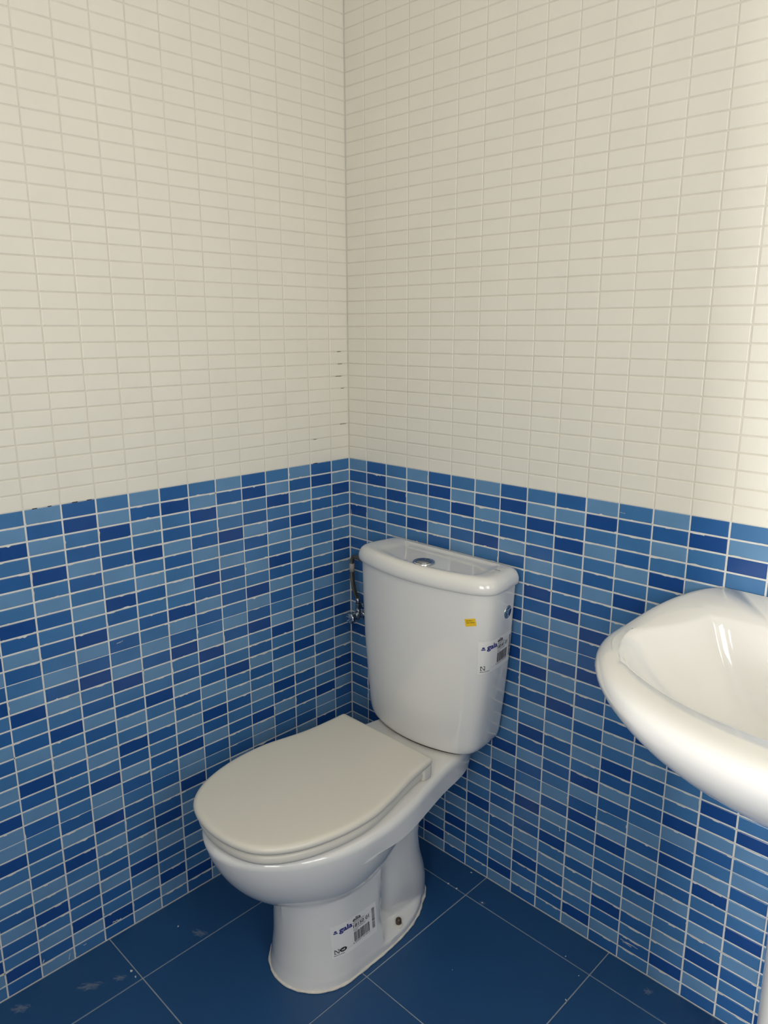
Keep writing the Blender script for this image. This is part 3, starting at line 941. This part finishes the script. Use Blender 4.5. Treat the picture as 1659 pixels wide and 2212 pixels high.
V_(loft_obj('hose_tag', tube_rings([HP[4], (VX - 0.007, -0.0473, VZ + 0.136), (VX - 0.0068, -0.0475, VZ + 0.147)], 0.0066, 16), material('hose_tag_grey', srgb(170, 160, 152), 0.5)))

# ------------------------------------------------------------------ washbasin and pedestal
BX = 1.225
B_OUT = [(0.0, 0.002), (0.12, 0.002), (0.225, 0.002), (0.270, 0.002), (0.270, 0.002), (0.296, 0.028), (0.333, 0.105), (0.347, 0.195), (0.340, 0.275), (0.309, 0.345), (0.254, 0.408), (0.176, 0.462), (0.085, 0.492), (0.0, 0.502)]
def b_ring(sx, sd_f, d_shift=0.0, k=3):
    """scaled outer outline: sx in width, depth scaled about the wall"""
    return chaikin(mirror_half([(x * sx, d_shift + d * sd_f) for x, d in B_OUT]), k)
def back_rise(d): return 0.036 * (1 - sstep(-0.02, 0.21, d))
def B3(ring, z, rise=0.0): return [(BX + x, -d, z + rise * back_rise(d)) for x, d in ring]
def inset_ring(e):
    """outer outline pulled in by e on the sides and front, a little at the wall"""
    return chaikin(mirror_half([(x * (0.347 - e) / 0.347, 0.002 + (d - 0.002) * (0.500 - e) / 0.500) for x, d in B_OUT]), 3)
B_IN = [(0.0, 0.098), (0.12, 0.0985), (0.215, 0.1005), (0.227, 0.1015), (0.227, 0.1015), (0.227, 0.1015), (0.234, 0.114), (0.256, 0.150), (0.284, 0.178), (0.306, 0.212), (0.313, 0.247), (0.304, 0.284), (0.280, 0.320), (0.236, 0.358), (0.158, 0.400), (0.08, 0.418), (0.0, 0.423)]
DRAIN = (0.0, 0.235)
def in_ring(sc, k=3):
    return chaikin(mirror_half([(DRAIN[0] + (x - DRAIN[0]) * sc, DRAIN[1] + (d - DRAIN[1]) * sc) for x, d in B_IN]), k)
CORNER = [math.atan2(0.1015 - 0.235, 0.227) % (2 * math.pi), math.atan2(0.1015 - 0.235, -0.227) % (2 * math.pi)]
def resample(ring, n=160):
    """equal-angle resample about the drain so inner and outer rings pair up"""
    out = []
    m = len(ring)
    for i in range(n):
        a = 2 * math.pi * i / n
        for ca in CORNER:
            if abs(a - ca) < math.pi / n: a = ca
        dx, dy = math.cos(a), math.sin(a)
        best = None
        for j in range(m):
            p, q = ring[j], ring[(j + 1) % m]
            ex, ey = q[0] - p[0], q[1] - p[1]
            den = dx * ey - dy * ex
            if abs(den) < 1e-12: continue
            t = ((p[0] - DRAIN[0]) * ey - (p[1] - DRAIN[1]) * ex) / den
            u = ((p[0] - DRAIN[0]) * dy - (p[1] - DRAIN[1]) * dx) / den
            if t > 0 and -1e-9 <= u <= 1 + 1e-9 and (best is None or t > best): best = t
        out.append((DRAIN[0] + dx * best, DRAIN[1] + dy * best))
    return out
def b_under(z):
    t = (0.822 - z) / (0.822 - 0.667)
    q = max(0.0, 1 - t ** 1.55) ** 0.62
    w = 0.30 + 0.70 * q
    return b_ring(w, 0.50 + 0.50 * q)
rings = []
for z in (0.667, 0.669, 0.673, 0.679, 0.687, 0.697, 0.710, 0.725, 0.742, 0.760, 0.778, 0.795, 0.810, 0.822):
    rings.append(B3(resample(b_under(z)), z, max(0.0, (z - 0.667) / 0.155)))
for z, e in ((0.829, 0.0008), (0.835, 0.003), (0.840, 0.0075), (0.8435, 0.0140), (0.8455, 0.0220), (0.8465, 0.030)):
    rings.append(B3(resample(inset_ring(e)), z, 1.0))
for z, s in ((0.8460, 1.03), (0.8440, 1.005), (0.8395, 0.985), (0.832, 0.968), (0.820, 0.945), (0.803, 0.905), (0.782, 0.84), (0.760, 0.75), (0.742, 0.63), (0.730, 0.48), (0.723, 0.32), (0.7195, 0.16), (0.7185, 0.08)):
    rings.append(B3(resample(in_ring(s)), z, max(0.0, (s - 0.8) / 0.23) if s < 1.03 else 1.0))
washbasin = prop(empty('washbasin', (BX, 0, 0.667)), 'white ceramic washbasin on the right-hand wall, cut off by the frame', 'washbasin')
basin = loft_obj('basin', rings, M_CERAMIC)
basin.parent = washbasin; basin.matrix_parent_inverse = Matrix.Translation((BX, 0, 0.667)).inverted()
basin.data.set_sharp_from_angle(angle=math.radians(70))
dr = revolve_obj('drain_ring', [(0.0001, 0.0), (0.030, 0.0), (0.031, 0.0015), (0.028, 0.0028), (0.022, 0.0018), (0.0001, 0.001)], M_CHROME, None, (BX, -DRAIN[1], 0.7185), 'Z', 36)
dr.parent = washbasin; dr.matrix_parent_inverse = Matrix.Translation((BX, 0, 0.667)).inverted()

PED = [(0.0, 0.095, 0.125), (0.004, 0.097, 0.127), (0.02, 0.094, 0.124), (0.05, 0.080, 0.110), (0.10, 0.070, 0.100), (0.2, 0.0655, 0.094), (0.35, 0.0670, 0.096), (0.5, 0.0700, 0.100), (0.6, 0.076, 0.107), (0.6665, 0.084, 0.115)]
def ped_ring(w, d, z):
    out = []
    for i in range(48):
        a = 2 * math.pi * i / 48
        c, s = math.cos(a), math.sin(a)
        out.append((BX + w * abs(c) ** 0.8 * (1 if c >= 0 else -1), -0.135 - d * abs(s) ** 0.85 * (1 if s >= 0 else -1), z))
    return out
pedestal = loft_obj('basin_pedestal', [ped_ring(w, d, z) for z, w, d in PED], M_CERAMIC)
prop(pedestal, 'white ceramic pedestal column under the washbasin', 'pedestal')
